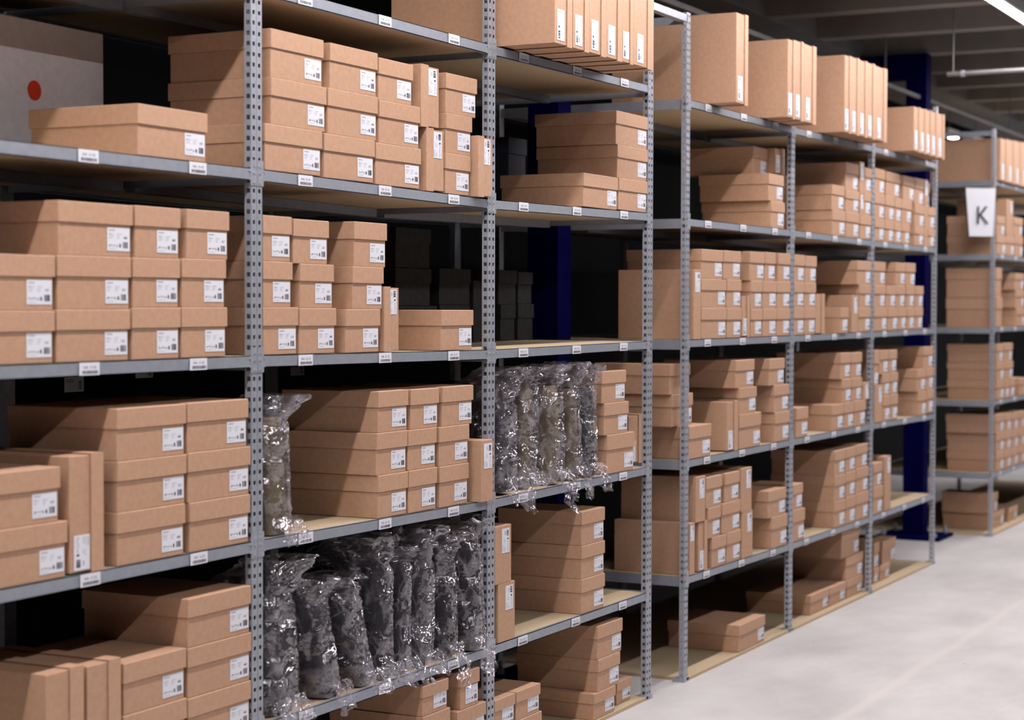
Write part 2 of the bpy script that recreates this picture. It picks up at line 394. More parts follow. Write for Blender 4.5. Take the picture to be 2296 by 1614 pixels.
def rack(label, ids, code, double_ends=True):
    xs = [UXX[i] for i in ids]
    r = empty('shelving_rack', (xs[0], 0, 0)); tag(r, label, 'shelving rack', 'perforated steel shelving racks')
    ox = xs[0]
    for n, (i, x) in enumerate(zip(ids, xs)):
        dbl = i not in SINGLE
        for yy, rz in ((0, 0), (DEPTH, math.pi)):
            p = add('upright', post_mesh(dbl), r, (x-ox, yy, 0), (0, 0, rz))
            add('foot', FOOT, p, (0, 0, 0))
    for n in range(len(ids)-1):
        i, j = ids[n], ids[n+1]; xa, xb = xs[n]-ox+0.0225, xs[n+1]-ox-0.0225
        if i in SINGLE: xa -= 0.0042
        if j in SINGLE: xb += 0.0042
        for lv in (1, 2, 3, 4, 5):
            za, zb = ZL[lv]+ADJ.get(i, {}).get(lv, 0), ZL[lv]+ADJ.get(j, {}).get(lv, 0)
            f = make_beam(xa, xb, za, zb, 0.0, -1, r)
            rb = make_beam(xa, xb, za, zb, DEPTH, 1, r)
            if lv in (3, 4):
                for t in range(3):
                    xx = xa + (xb-xa)*(TAGFR[t]+.06); add('shelf_tag', tag_mesh('NB %d%d-%d%d' % (code, n+1, 6-lv, t+1)), rb, (xx+.066, DEPTH+0.0022, za + (zb-za)*.5 - .018), (0, 0, math.pi))
            for t, fr in enumerate(TAGFR):
                xx = xa + (xb-xa)*fr; zz = za + (zb-za)*(fr+.025)
                add('shelf_tag', tag_mesh('%s %d%d %d%d' % ('NA', 1, i+1 if i else 0, 6-lv, t) if False else 'N%s %d%d-%d%d' % ('A', code, n+1, 6-lv, t+1)), f, (xx, -0.0022, zz-0.001))
            b = MB(); b.box(xa-.012, xb+.012, 0.013, DEPTH-.013, za-.0193, za-.0002, dz=zb-za)
            b.build('shelf_board', 'fibreboard', r)
            b = MB()
            b.box(xa, xb, 0.385, 0.415, za-.045, za-.0202, dz=zb-za)
            b.build('support_bar', 'steel_beam', r)
        b = MB(); b.box(xa-.015, xb+.015, -0.004+.001, DEPTH, 0.0, 0.012)
        b.build('floor_board', 'fibreboard', r)
    for n, (i, x) in enumerate(zip(ids, xs)):
        sg = 0 if 0 < n < len(ids)-1 else (-1 if n == 0 else 1)
        off = {-1: -0.009, 1: 0.018, 0: -0.001}[sg]
        for lv in (1, 2, 3, 4, 5):
            z = ZL[lv]+ADJ.get(i, {}).get(lv, 0)
            b = MB(); b.box(x-ox+off-.0012, x-ox+off+.0012, 0.0208, DEPTH-.0208, z-.036, z-.0012)
            b.box(x-ox+off-.0011, x-ox+off+.010, 0.0208, DEPTH-.0208, z-.0365, z-.0345)
            b.build('side_rail', 'steel_beam', r)
        b = MB(); b.box(x-ox+off-.0012, x-ox+off+.0012, 0.0208, DEPTH-.0208, 2.445, 2.475); b.build('side_rail', 'steel_beam', r)
    return r
UXX = {0: UX[0], 1: UX[1], 2: UX[2], 3: UX[3], 4: UX[4], 5: UX[5], 6: UX[6], 7: UX[7]}
K0 = 7.742
UXX.update({8: K0, 9: K0+W, 10: K0+2*W, 11: K0+3*W})
SINGLE = {4, 7, 8, 11}
TAGFR = (0.131, 0.462, 0.789)
rack('three bay grey steel rack nearest the viewer, stacked with boxes and bagged garments', [0, 1, 2, 3], 1)
rB = rack('grey steel rack in the middle, past the first gap, full of boxes', [4, 5, 6, 7], 2)
rack('distant grey steel rack on the right carrying the K sign', [8, 9, 10, 11], 3)
b = MB(); b.box(-GAP+.024, -.012, 0.0, 0.03, 2.452, 2.478); b.build('tie_bar', 'steel', rB)

# tags hanging from the rear beams
rr = random.Random(3)
b = MB(); b.box(0, 0.078, -0.0006, 0, -0.040, 0)
for z in (-.008, -.013): b.quad((.008, -.0009, z), (.04, -.0009, z), (.04, -.0009, z+.0015), (.008, -.0009, z+.0015), 1)
for i in range(6): b.quad((.056, -.0009, -.033+i*.004), (.070, -.0009, -.033+i*.004), (.070, -.0009, -.033+i*.004+.0022), (.056, -.0009, -.033+i*.004+.0022), 1)
RT_ME = b.mesh('hanging_tag', ['paper', 'ink'])
for x, z, lb in ((0.184, 1.2465-.04, 'white barcode tag hanging behind the left bay, under the middle shelf, nearest the left'),
                 (0.482, 1.2465-.012, 'white barcode tag hanging behind the left bay, beside the first one'),
                 (1.256, 1.2465-.03, 'plain white tag hanging at the back of the second bay, above the brown bagged garment')):
    o = bpy.data.objects.new('hanging_tag', RT_ME); COL.objects.link(o); o.location = (x, DEPTH-.045, z)
    tag(o, lb, 'tag', 'tags hanging on the rear beams')

# ------------------------------------------------------------------ K sign
r = empty('letter_sign', (K0-0.022, -0.006, 1.832)); tag(r, 'white sheet with a large black letter K hanging on the far rack post', 'sign')
b = MB(); P4 = [(-.005, 0.010, 0), (-.095, 0.132, 0), (-.112, 0.152, 0.292), (0, -0.002, 0.292)]
b.v += P4 + [(x+.0012, y+.0009, z) for x, y, z in P4]
b.f += [(0, 1, 2, 3), (7, 6, 5, 4), (0, 4, 5, 1), (1, 5, 6, 2), (2, 6, 7, 3), (3, 7, 4, 0)]; b.m += [0]*6
b.build('sheet', 'paper', r)
b = MB(); vs, fs, wd = glyph('K')
sc = 0.155
b.v += [(-0.003 - (0.0075 + 0.62*(0.118 - v[0]*sc*0.80)) , 0.0 + (0.118 - v[0]*sc*0.80)*0.86 - .003, 0.075 + v[1]*sc) for v in vs]
for f in fs: b.f.append(f); b.m.append(0)
b.build('letter', 'ink', r)

# ------------------------------------------------------------------ boxes
def chamfer(mb, x0, x1, y0, y1, z0, z1, c):
    """box with all edges chamfered"""
    k = len(mb.v); idx = {}
    for sx in (0, 1):
        for sy in (0, 1):
            for sz in (0, 1):
                X, Y, Z = (x0, x1)[sx], (y0, y1)[sy], (z0, z1)[sz]
                dx, dy, dz_ = (c, -c)[sx], (c, -c)[sy], (c, -c)[sz]
                for a, p in enumerate(((X, Y+dy, Z+dz_), (X+dx, Y, Z+dz_), (X+dx, Y+dy, Z))):
                    idx[sx, sy, sz, a] = len(mb.v); mb.v.append(p)
    I = idx
    F = []
    for s in (0, 1):
        F.append([I[s,0,0,0], I[s,1,0,0], I[s,1,1,0], I[s,0,1,0]]); F.append([I[0,s,0,1], I[1,s,0,1], I[1,s,1,1], I[0,s,1,1]]); F.append([I[0,0,s,2], I[1,0,s,2], I[1,1,s,2], I[0,1,s,2]])
    for p in (0, 1):
        for q in (0, 1):
            F.append([I[0,p,q,1], I[1,p,q,1], I[1,p,q,2], I[0,p,q,2]]); F.append([I[p,0,q,0], I[p,1,q,0], I[p,1,q,2], I[p,0,q,2]]); F.append([I[p,q,0,0], I[p,q,1,0], I[p,q,1,1], I[p,q,0,1]])
    for s in I:
        if s[3] == 0: F.append([I[s[0],s[1],s[2],0], I[s[0],s[1],s[2],1], I[s[0],s[1],s[2],2]])
    cen = Vector(((x0+x1)/2, (y0+y1)/2, (z0+z1)/2))
    for f in F:
        pts = [Vector(mb.v[i]) for i in f]; nrm = (pts[1]-pts[0]).cross(pts[2]-pts[0])
        if nrm.dot(sum(pts, Vector())/len(pts) - cen) < 0: f = f[::-1]
        mb.f.append(tuple(f)); mb.m.append(0)

def label_mesh(v):
    rr = random.Random(v); b = MB(); w_, h = 0.074, 0.050
    b.box(0, w_, -0.0005, 0, 0, h)
    def q(x, z, ww, hh, mi): b.quad((x, -.0007, z), (x+ww, -.0007, z), (x+ww, -.0007, z+hh), (x, -.0007, z+hh), mi)
    x = 0.005
    for i in range(7): ww = rr.uniform(.0016, .0026); q(x, .0430, ww, .0030, 2); x += ww + .0007
    for row in range(3):
        for x0, n in ((.005, 6), (.031, 5)):
            x = x0
            for i in range(n - row): ww = rr.uniform(.001, .003); q(x, .0355-row*.0042, ww, .0014, 1 if row == 0 and x0 < .01 and i < 3 else 2); x += ww + .0008
    q(.054, .0305, .012, .0015, 2); q(.054, .0272, .011, .0022, 1 if v == 0 else 2)
    x = .0050
    for i in range(9): ww = rr.uniform(.001, .003); q(x, .0090+rr.uniform(0, .003), ww, rr.uniform(.0014, .0034), 1 if i < 2 else 2); x += ww+.0006
    for i in range(8): q(.005+i*.0028, .0040, .0018, .0012, 2)
    q(.030, .0085, .004, .0035, 2); q(.0345, .0105, .002, .003, 2); q(.0395, .0078, .0048, .0070, 1); q(.0405, .0148, .0025, .0014, 1)
    x = .0510
    while x < .0680: t = rr.choice((.0006, .001, .0016, .0022)); q(x, .0065, t, .0135, 1); x += t + rr.choice((.0005, .0009, .0012))
    return b.mesh('box_label', ['paper', 'ink', 'ink_soft'])
LABELS = [label_mesh(i) for i in range(4)]

def make_box(x0, x1, yf, z0, z1, dep, kind, name='cardboard_box', mats=('kraft', 'kraft_lid'), rg=random):
    """kind U lid on top; L / R standing on a long side with the lid left / right; T tall one, lid right; N no lid; lower case or D: no label"""
    w_, h = x1-x0, z1-z0
    e = 0.0016 if w_ > 0.05 else 0.0006
    x0 += e; x1 -= e
    w_ = x1-x0
    stand = kind in 'LRTrNn'
    a, t = (h, w_) if stand else (w_, h)          # a: across the label end, t: from base to lid
    cx = (x0+x1)/2
    if not stand: r = empty(name, (cx, yf, z0)); bx = r; rot = (0, 0, 0); base = Vector((0, 0, 0))
    else: r = empty(name, (cx, yf, z0))
    tw = 0 if w_ < .12 else math.radians(rg.uniform(-0.35, 0.35))
    r.rotation_euler = (0, 0, tw)
    if not stand: M = Matrix.Identity(4)
    elif kind in 'LNn': M = Matrix.Translation((w_/2, 0, a/2)) @ Matrix.Rotation(-math.pi/2, 4, 'Y')
    else: M = Matrix.Translation((-w_/2, 0, a/2)) @ Matrix.Rotation(math.pi/2, 4, 'Y')
    lidded = kind not in 'Nn'
    lh = t*0.385 if kind not in 'T' else t*0.30
    g = 0.0034 if lidded else 0.0
    def fin(mb, nm, mt, c=None):
        mb.v = [tuple(M @ Vector(v)) for v in mb.v]
        return mb.build(nm, mt, r)
    b = MB(); chamfer(b, -a/2+g, a/2-g, g, dep-g, 0, t-(0.0022 if lidded else 0), 0.0012)
    fin(b, 'box_body', mats[0])
    if lidded:
        b = MB(); c = 0.0014; zl = t-lh
        x_, y_ = a/2, dep
        # shell: outer skin with chamfered top, rim and inner wall
        rings = [(x_-.0018, .0018, zl), (x_, 0, zl), (x_, 0, t-c), (x_-c, c, t)]
        k = 0
        for (hx, yy, zz) in rings: b.v += [(-hx, yy, zz), (hx, yy, zz), (hx, dep-yy, zz), (-hx, dep-yy, zz)]
        for q in range(3):
            for j in range(4): jj = (j+1) % 4; b.f.append((q*4+j, q*4+jj, q*4+4+jj, q*4+4+j)); b.m.append(0)
        b.f.append((12, 13, 14, 15)); b.m.append(0)
        k = len(b.v); b.v += [(-x_+.0018, .0018, zl), (x_-.0018, .0018, zl), (x_-.0018, dep-.0018, zl), (-x_+.0018, dep-.0018, zl)]
        k2 = len(b.v); b.v += [(-x_+.0018, .0018, t-.0018), (x_-.0018, .0018, t-.0018), (x_-.0018, dep-.0018, t-.0018), (-x_+.0018, dep-.0018, t-.0018)]
        for j in range(4): jj = (j+1) % 4; b.f.append((k+jj, k+j, k2+j, k2+jj)); b.m.append(0)
        fin(b, 'box_lid', mats[1])
    if kind in 'ULRTN' and name == 'cardboard_box':
        sc = min(1.0, (t*0.60)/0.052) if lidded else min(1.0, t*.8/.05)
        lw, lhh = 0.074*sc, 0.050*sc
        lw = min(lw, a*0.8)
        if kind == 'T': o_ = Matrix.Translation((a/2-0.014-lw*1.25, g-0.0004, max(.006, (t-lh)/2-lhh/2))); S_ = Matrix.Diagonal((lw*1.25/0.074, 1, lhh/0.050, 1))
        else: o_ = Matrix.Translation((a/2-0.0075-lw, g-0.0004, 0.0125*sc if lidded else (t-lhh)*0.55)); S_ = Matrix.Diagonal((lw/0.074, 1, lhh/0.050, 1))
        if kind == 'N': o_ = Matrix.Translation((a/2-0.010-lw, -0.0004, t*0.12))
        o = bpy.data.objects.new('box_label', rg.choice(LABELS)); COL.objects.link(o); o.parent = r
        o.matrix_local = M @ o_ @ S_
    return r

BOXES = [
 (1, 2, [
  (-0.4473, -0.1931, 0, 1.7282, 1.8404, 0.31, 'U'),
 ]),
 (1, 3, [
  (-0.9323, -0.7151, 0, 1.2808, 1.3881, 0.31, 'U'), (-0.7118, -0.4728, 0, 1.2808, 1.3906, 0.31, 'U'), (-0.4684, -0.2954, 0, 1.2808, 1.3944, 0.31, 'U'),
  (-0.2934, -0.1191, 0, 1.2808, 1.3955, 0.31, 'U'), (-0.9313, -0.7138, 0, 1.3885, 1.5013, 0.31, 'U'), (-0.7085, -0.4704, 0, 1.391, 1.5036, 0.31, 'U'),
  (-0.4661, -0.2965, 0, 1.3948, 1.504, 0.31, 'U'), (-0.2925, -0.1222, 0, 1.3959, 1.5062, 0.31, 'U'), (-0.705, -0.4638, 0, 1.504, 1.6165, 0.31, 'U'),
  (-0.4578, -0.2945, 0, 1.5044, 1.6178, 0.31, 'U'), (-0.2745, -0.1094, 0, 1.5066, 1.6187, 0.31, 'U'),
 ]),
 (1, 4, [
  (-0.9028, -0.6798, 0, 0.8349, 0.9521, 0.31, 'U'), (-0.9167, -0.701, 0, 0.9525, 1.0662, 0.31, 'U'), (-0.6717, -0.5623, 0, 0.8349, 1.0868, 0.31, 'R'),
  (-0.5205, -0.2812, 0, 0.8349, 0.9508, 0.31, 'U'), (-0.2662, -0.0277, 0, 0.8349, 0.9493, 0.31, 'U'), (-0.5198, -0.2756, 0, 0.9512, 1.0617, 0.31, 'U'),
  (-0.2722, -0.0254, 0, 0.9497, 1.0638, 0.31, 'U'), (-0.522, -0.2767, 0, 1.0621, 1.1764, 0.31, 'U'), (-0.2733, -0.0359, 0, 1.0642, 1.1776, 0.31, 'U'),
 ]),
 (1, 5, [
  (-0.7461, -0.6287, 0, 0.3865, 0.642, 0.31, 'r'), (-0.6186, -0.5076, 0, 0.3865, 0.6377, 0.31, 'r'), (-0.5023, -0.2769, 0, 0.3865, 0.5057, 0.31, 'U'),
  (-0.2749, -0.025, 0, 0.3865, 0.501, 0.31, 'U'), (-0.5016, -0.2795, 0, 0.5061, 0.6206, 0.31, 'U'), (-0.2744, -0.025, 0, 0.5014, 0.6165, 0.31, 'U'),
  (-0.2739, -0.025, 0, 0.6169, 0.7298, 0.31, 'U'),
 ]),
 (2, 1, [
 ]),
 (2, 2, [
  (0.0344, 0.2867, 0, 1.7279, 1.8398, 0.31, 'U'), (0.2949, 0.5407, 0, 1.7256, 1.8377, 0.31, 'U'), (0.5452, 0.7831, 0, 1.7234, 1.8339, 0.31, 'U'),
  (0.8127, 0.9188, 0, 1.721, 1.8971, 0.31, 'L'), (0.9215, 1.0724, 0, 1.72, 1.8347, 0.31, 'U'), (1.0822, 1.1752, -0.019, 1.7188, 1.896, 0.31, 'L'),
  (0.0591, 0.3075, 0, 1.8402, 1.9535, 0.31, 'U'), (0.3116, 0.5565, 0, 1.8381, 1.9543, 0.31, 'U'), (0.561, 0.7805, 0, 1.8343, 1.9487, 0.31, 'U'),
  (0.9238, 1.0802, 0, 1.8351, 1.9483, 0.31, 'U'), (0.0594, 0.2933, 0, 1.9539, 2.071, 0.31, 'U'), (0.3222, 0.5543, 0, 1.9547, 2.0696, 0.31, 'U'),
  (0.5588, 0.7414, 0, 1.9491, 2.0606, 0.31, 'U'), (0.7828, 0.8903, 0, 1.8975, 2.0703, 0.31, 'L'), (0.9236, 1.1094, 0, 1.9487, 2.0616, 0.31, 'U'),
 ]),
 (2, 3, [
  (0.025, 0.1771, 0, 1.2807, 1.3957, 0.31, 'U'), (0.181, 0.3527, 0, 1.2794, 1.3936, 0.31, 'U'), (0.3952, 0.5678, 0, 1.2777, 1.3913, 0.31, 'U'),
  (0.5883, 0.6701, 0, 1.2762, 1.4521, 0.31, 'L'), (0.8966, 1.0896, 0, 1.2737, 1.3887, 0.31, 'U'), (0.025, 0.1538, 0, 1.3961, 1.507, 0.31, 'U'),
  (0.1852, 0.3402, 0, 1.394, 1.5045, 0.31, 'U'), (0.4277, 0.5863, 0, 1.3917, 1.5027, 0.31, 'U'), (0.025, 0.1501, 0, 1.5074, 1.6181, 0.31, 'U'),
  (0.1558, 0.3174, 0, 1.5049, 1.615, 0.31, 'U'), (0.4365, 0.6022, 0, 1.5031, 1.6202, 0.31, 'U'),
 ]),
 (2, 4, [
  (0.5564, 0.7134, 0, 0.83, 0.9456, 0.31, 'U'), (0.7158, 0.877, 0, 0.8286, 0.9463, 0.31, 'U'), (0.8898, 1.0637, 0, 0.827, 0.9442, 0.31, 'U'),
  (1.0986, 1.1752, -0.021, 0.8252, 1.0064, 0.31, 'N'), (0.5473, 0.7109, 0, 0.946, 1.0596, 0.31, 'U'), (0.7133, 0.8743, 0, 0.9467, 1.0582, 0.31, 'U'),
  (0.887, 1.0661, 0, 0.9446, 1.0569, 0.31, 'U'), (0.5564, 0.7157, 0, 1.06, 1.1711, 0.31, 'U'), (0.7277, 0.8868, 0, 1.0586, 1.1692, 0.31, 'U'),
  (0.9047, 1.0903, 0, 1.0573, 1.1699, 0.31, 'U'),
 ]),
 (2, 0, [
  (0.7949, 0.9429, 0, 0.0127, 0.1237, 0.31, 'U'), (0.9851, 1.1486, 0, 0.0127, 0.1237, 0.31, 'U'), (0.7949, 0.9534, 0, 0.1241, 0.2486, 0.31, 'U'),
  (0.993, 1.1711, 0, 0.1241, 0.2252, 0.31, 'U'), (0.7948, 0.9427, 0, 0.249, 0.3352, 0.31, 'U'), (1.0141, 1.1315, 0, 0.2256, 0.3344, 0.31, 'U'),
 ]),
 (3, 1, [
  (1.2726, 1.3889, -0.175, 2.1753, 2.5103, 0.57, 'T'), (1.3982, 1.5096, -0.175, 2.1761, 2.5111, 0.57, 'T'), (1.5128, 1.635, -0.175, 2.1769, 2.5119, 0.57, 'T'),
  (1.6384, 1.7584, -0.175, 2.1776, 2.5126, 0.57, 'T'), (1.7619, 1.8469, -0.175, 2.1782, 2.5132, 0.57, 'T'), (1.8505, 2.0122, -0.175, 2.1792, 2.5142, 0.57, 'T'),
 ]),
 (3, 2, [
  (1.8442, 2.1196, 0, 1.728, 1.8379, 0.31, 'U'), (2.1272, 2.3755, 0, 1.7311, 1.8396, 0.31, 'U'), (2.115, 2.3755, 0, 1.84, 1.9524, 0.31, 'U'),
  (2.1029, 2.3755, 0, 1.9528, 2.0662, 0.31, 'U'),
 ]),
 (3, 4, [
  (2.0389, 2.2688, 0, 0.8319, 0.9643, 0.31, 'U'), (2.4255, 2.5686, 0.09, 0.8326, 1.0087, 0.28, 'R'), (2.0125, 2.2175, 0, 0.9647, 1.0727, 0.31, 'U'),
  (1.9936, 2.1936, 0, 1.0731, 1.1815, 0.31, 'U'),
 ]),
 (3, 5, [
  (1.2467, 1.3583, 0, 0.3845, 0.5621, 0.31, 'N'), (1.2252, 1.3337, 0, 0.5625, 0.7378, 0.31, 'N'), (1.8367, 2.0247, 0, 0.3845, 0.5001, 0.31, 'U'),
  (1.8359, 2.0238, 0, 0.5005, 0.6107, 0.31, 'U'), (1.8351, 2.0228, 0, 0.6111, 0.7241, 0.31, 'U'),
 ]),
 (3, 0, [
  (1.2252, 1.369, 0, 0.0127, 0.1237, 0.31, 'U'), (1.375, 1.545, 0, 0.0127, 0.1237, 0.31, 'U'), (1.2252, 1.3629, 0, 0.1241, 0.2142, 0.31, 'U'),
  (1.3687, 1.5351, 0, 0.1241, 0.2143, 0.31, 'U'), (1.9378, 2.1168, 0, 0.0127, 0.1019, 0.31, 'U'), (2.1911, 2.3226, 0.03, 0.0127, 0.0925, 0.31, 'U'),
  (1.969, 2.1533, 0, 0.1023, 0.2121, 0.31, 'U'), (1.9645, 2.1713, 0, 0.2125, 0.3257, 0.31, 'U'),
 ]),
 (4, 1, [
  (2.9686, 3.0949, -0.11, 2.1697, 2.5154, 0.52, 'T'), (3.5644, 3.651, -0.11, 2.1697, 2.4916, 0.52, 'T'), (3.6567, 3.7597, -0.11, 2.1697, 2.4981, 0.52, 'T'),
  (3.7657, 3.9292, -0.11, 2.1697, 2.4991, 0.52, 'T'),
 ]),
 (5, 1, [
  (4.3347, 4.4277, -0.11, 2.1744, 2.5201, 0.52, 'T'), (4.4346, 4.5503, -0.11, 2.1757, 2.5243, 0.52, 'T'), (4.5575, 4.6762, -0.11, 2.1769, 2.525, 0.52, 'T'),
  (4.6836, 4.7982, -0.11, 2.1781, 2.5277, 0.52, 'T'), (4.8058, 4.9983, -0.11, 2.1801, 2.5276, 0.52, 'T'),
 ]),
 (6, 1, [
  (5.5244, 5.6426, -0.1, 2.1811, 2.4073, 0.5, 'T'), (5.6514, 5.755, -0.1, 2.1809, 2.4106, 0.5, 'T'), (5.764, 5.861, -0.1, 2.1807, 2.4123, 0.5, 'T'),
  (5.8701, 5.9781, -0.1, 2.1805, 2.4155, 0.5, 'T'), (5.9875, 6.1257, -0.1, 2.1803, 2.4173, 0.5, 'T'),
 ]),
 (4, 2, [
  (3.6752, 3.8498, 0, 1.7301, 1.8404, 0.31, 'U'), (3.9792, 4.0228, 0.03, 1.7302, 1.9657, 0.31, 'R'), (3.6457, 3.8361, 0, 1.8408, 1.9529, 0.31, 'U'),
  (3.6766, 3.8572, 0.08, 1.9533, 2.0705, 0.31, 'U'), (3.8592, 3.9793, 0.045, 1.9661, 2.0781, 0.31, 'R'),
 ]),
 (5, 2, [
  (4.511, 4.7073, 0, 1.7275, 1.8429, 0.31, 'U'), (4.7213, 4.9265, 0, 1.7264, 1.8446, 0.31, 'U'), (4.9413, 5.1258, 0, 1.7253, 1.84, 0.31, 'U'),
  (4.5017, 4.6907, 0, 1.8433, 1.9578, 0.31, 'U'), (4.712, 4.9239, 0, 1.845, 1.9455, 0.31, 'U'), (4.9387, 4.997, 0, 1.8404, 1.9435, 0.31, 'N'),
  (5.0042, 5.1229, 0, 1.8404, 1.9514, 0.31, 'U'), (4.7089, 4.9134, 0, 1.9459, 2.0733, 0.31, 'U'), (4.9278, 5.0005, 0, 1.9439, 2.0908, 0.31, 'N'),
  (5.0085, 5.1294, 0, 1.9518, 2.0688, 0.31, 'U'),
 ]),
 (6, 2, [
  (5.1868, 5.357, 0, 1.7242, 1.8315, 0.31, 'U'), (5.3651, 5.525, 0, 1.7241, 1.8303, 0.31, 'U'), (5.5334, 5.6652, 0, 1.7239, 1.8284, 0.31, 'U'),
  (5.6736, 5.8261, 0, 1.7238, 1.8297, 0.31, 'U'), (5.922, 6.0992, 0, 1.7236, 1.8212, 0.31, 'U'), (6.1878, 6.3296, 0, 1.7234, 1.8215, 0.31, 'U'),
  (5.1835, 5.3535, 0, 1.8319, 1.9549, 0.31, 'U'), (5.3695, 5.5296, 0, 1.8307, 1.9541, 0.31, 'U'), (5.538, 5.6615, 0, 1.8288, 1.952, 0.31, 'U'),
  (5.6701, 5.8568, 0, 1.8301, 1.95, 0.31, 'U'), (5.9184, 6.1066, 0, 1.8216, 1.9373, 0.31, 'U'), (6.1784, 6.3296, 0, 1.8219, 1.9379, 0.31, 'U'),
  (5.1794, 5.3579, 0, 1.9553, 2.0772, 0.31, 'U'), (5.382, 5.6244, 0, 1.9545, 2.0741, 0.31, 'U'), (5.6916, 5.9051, 0, 1.9504, 2.0739, 0.31, 'U'),
  (5.9141, 6.0915, 0, 1.9377, 2.0765, 0.31, 'U'), (6.1086, 6.1764, 0, 1.7234, 2.0787, 0.31, 'N'), (6.2197, 6.3881, 0.045, 1.9383, 2.0765, 0.31, 'U'),
 ]),
 (4, 3, [
  (2.8181, 2.8906, 0, 1.2774, 1.5395, 0.31, 'N'), (2.8971, 3.1655, 0, 1.2776, 1.3959, 0.31, 'U'), (3.1722, 3.3323, 0, 1.2778, 1.3943, 0.31, 'U'),
  (3.3468, 3.4295, 0, 1.2779, 1.446, 0.31, 'R'), (3.4409, 3.5793, 0, 1.278, 1.3908, 0.31, 'U'), (3.5846, 3.7558, 0, 1.2781, 1.3926, 0.31, 'U'),
  (3.7614, 3.9292, 0, 1.2783, 1.3926, 0.31, 'U'), (2.8957, 3.1607, 0, 1.3963, 1.5055, 0.31, 'U'), (3.1675, 3.3305, 0, 1.3947, 1.5077, 0.31, 'U'),
  (3.439, 3.5772, 0, 1.3912, 1.5061, 0.31, 'U'), (3.5827, 3.7537, 0, 1.393, 1.5062, 0.31, 'U'), (3.7594, 3.9292, 0, 1.393, 1.5067, 0.31, 'U'),
  (2.8941, 3.1249, 0, 1.5059, 1.6184, 0.31, 'U'), (3.1298, 3.3236, 0, 1.5081, 1.6199, 0.31, 'U'), (3.4266, 3.6022, 0, 1.5065, 1.6246, 0.31, 'U'),
  (3.6077, 3.7402, 0, 1.5066, 1.6259, 0.31, 'U'), (3.7741, 3.9292, 0, 1.5071, 1.6267, 0.31, 'U'),
 ]),
 (5, 3, [
  (3.9792, 4.1194, 0, 1.2787, 1.3964, 0.31, 'U'), (4.1255, 4.2747, 0, 1.2791, 1.3965, 0.31, 'U'), (4.286, 4.4078, 0, 1.2794, 1.46, 0.31, 'r'),
  (4.6103, 4.7343, -0.01, 1.2802, 1.3967, 0.2, 'U'), (4.8147, 4.9147, 0, 1.2807, 1.4555, 0.31, 'N'), (4.9235, 5.1294, 0, 1.2813, 1.3968, 0.31, 'U'),
  (3.9792, 4.1171, 0, 1.3968, 1.5053, 0.31, 'U'), (4.1233, 4.2786, 0, 1.3969, 1.5056, 0.31, 'U'), (4.9424, 5.1294, 0, 1.3972, 1.5072, 0.31, 'U'),
  (3.9792, 4.1207, 0, 1.5057, 1.6259, 0.31, 'U'), (4.1269, 4.2887, 0, 1.506, 1.6244, 0.31, 'U'), (4.9034, 5.1294, 0, 1.5076, 1.6209, 0.31, 'U'),
 ]),
 (6, 3, [
  (5.1831, 5.4167, 0, 1.2824, 1.3969, 0.31, 'U'), (5.4327, 5.6114, 0, 1.2832, 1.3971, 0.31, 'U'), (5.6197, 5.7708, 0, 1.2839, 1.3971, 0.31, 'U'),
  (5.7879, 5.9263, 0, 1.2845, 1.3972, 0.31, 'U'), (5.9351, 6.0953, 0, 1.2852, 1.3973, 0.31, 'U'), (5.1802, 5.3818, 0, 1.3973, 1.5078, 0.31, 'U'),
  (5.3977, 5.567, 0, 1.3975, 1.508, 0.31, 'U'), (5.5752, 5.7419, 0, 1.3975, 1.51, 0.31, 'U'), (5.7675, 5.9228, 0, 1.3976, 1.5098, 0.31, 'U'),
  (5.9394, 6.1007, 0, 1.3977, 1.5116, 0.31, 'U'), (5.1794, 5.3786, 0, 1.5082, 1.6228, 0.31, 'U'), (5.5637, 5.7469, 0, 1.5104, 1.6271, 0.31, 'U'),
  (5.7554, 5.9374, 0, 1.5102, 1.629, 0.31, 'U'),
 ]),
 (4, 4, [
  (2.7789, 3.0056, 0, 0.8291, 0.9518, 0.31, 'U'), (2.7175, 2.9292, 0.045, 0.9522, 1.0721, 0.31, 'U'), (2.6986, 2.9, 0.045, 1.0725, 1.1867, 0.31, 'U'),
  (3.1826, 3.3026, 0, 0.83, 1.0283, 0.31, 'R'), (3.3136, 3.5705, 0, 0.8308, 0.9691, 0.31, 'U'), (3.7413, 3.9292, 0, 0.8318, 0.9567, 0.31, 'U'),
  (3.3119, 3.515, 0, 0.9695, 1.076, 0.31, 'U'), (3.728, 3.9227, 0, 0.9571, 1.0714, 0.31, 'U'), (3.2697, 3.4865, 0, 1.0764, 1.1874, 0.31, 'U'),
  (3.6648, 3.8624, 0, 1.0718, 1.1832, 0.31, 'U'),
 ]),
 (5, 4, [
  (4.0253, 4.1838, 0, 0.8321, 0.9619, 0.31, 'U'), (4.5245, 4.7012, 0, 0.8325, 0.9525, 0.31, 'U'), (4.7079, 4.8628, 0, 0.8326, 0.9523, 0.31, 'U'),
  (4.8697, 5.0595, 0, 0.8328, 0.9535, 0.31, 'U'), (4.6776, 4.8244, 0, 0.9527, 1.0656, 0.31, 'U'), (4.8314, 4.9902, 0, 0.9539, 1.0646, 0.31, 'U'),
  (5.0128, 5.1095, 0, 0.9539, 1.0372, 0.31, 'N'), (4.6473, 4.8072, 0, 1.066, 1.1864, 0.31, 'U'), (4.8143, 4.9871, 0, 1.065, 1.1849, 0.31, 'U'),
 ]),
 (6, 4, [
  (5.2085, 5.3425, 0, 0.8324, 1.0149, 0.31, 'N'), (5.3575, 5.4853, 0, 0.831, 0.9584, 0.31, 'U'), (5.4932, 5.6243, 0, 0.8298, 0.9595, 0.31, 'U'),
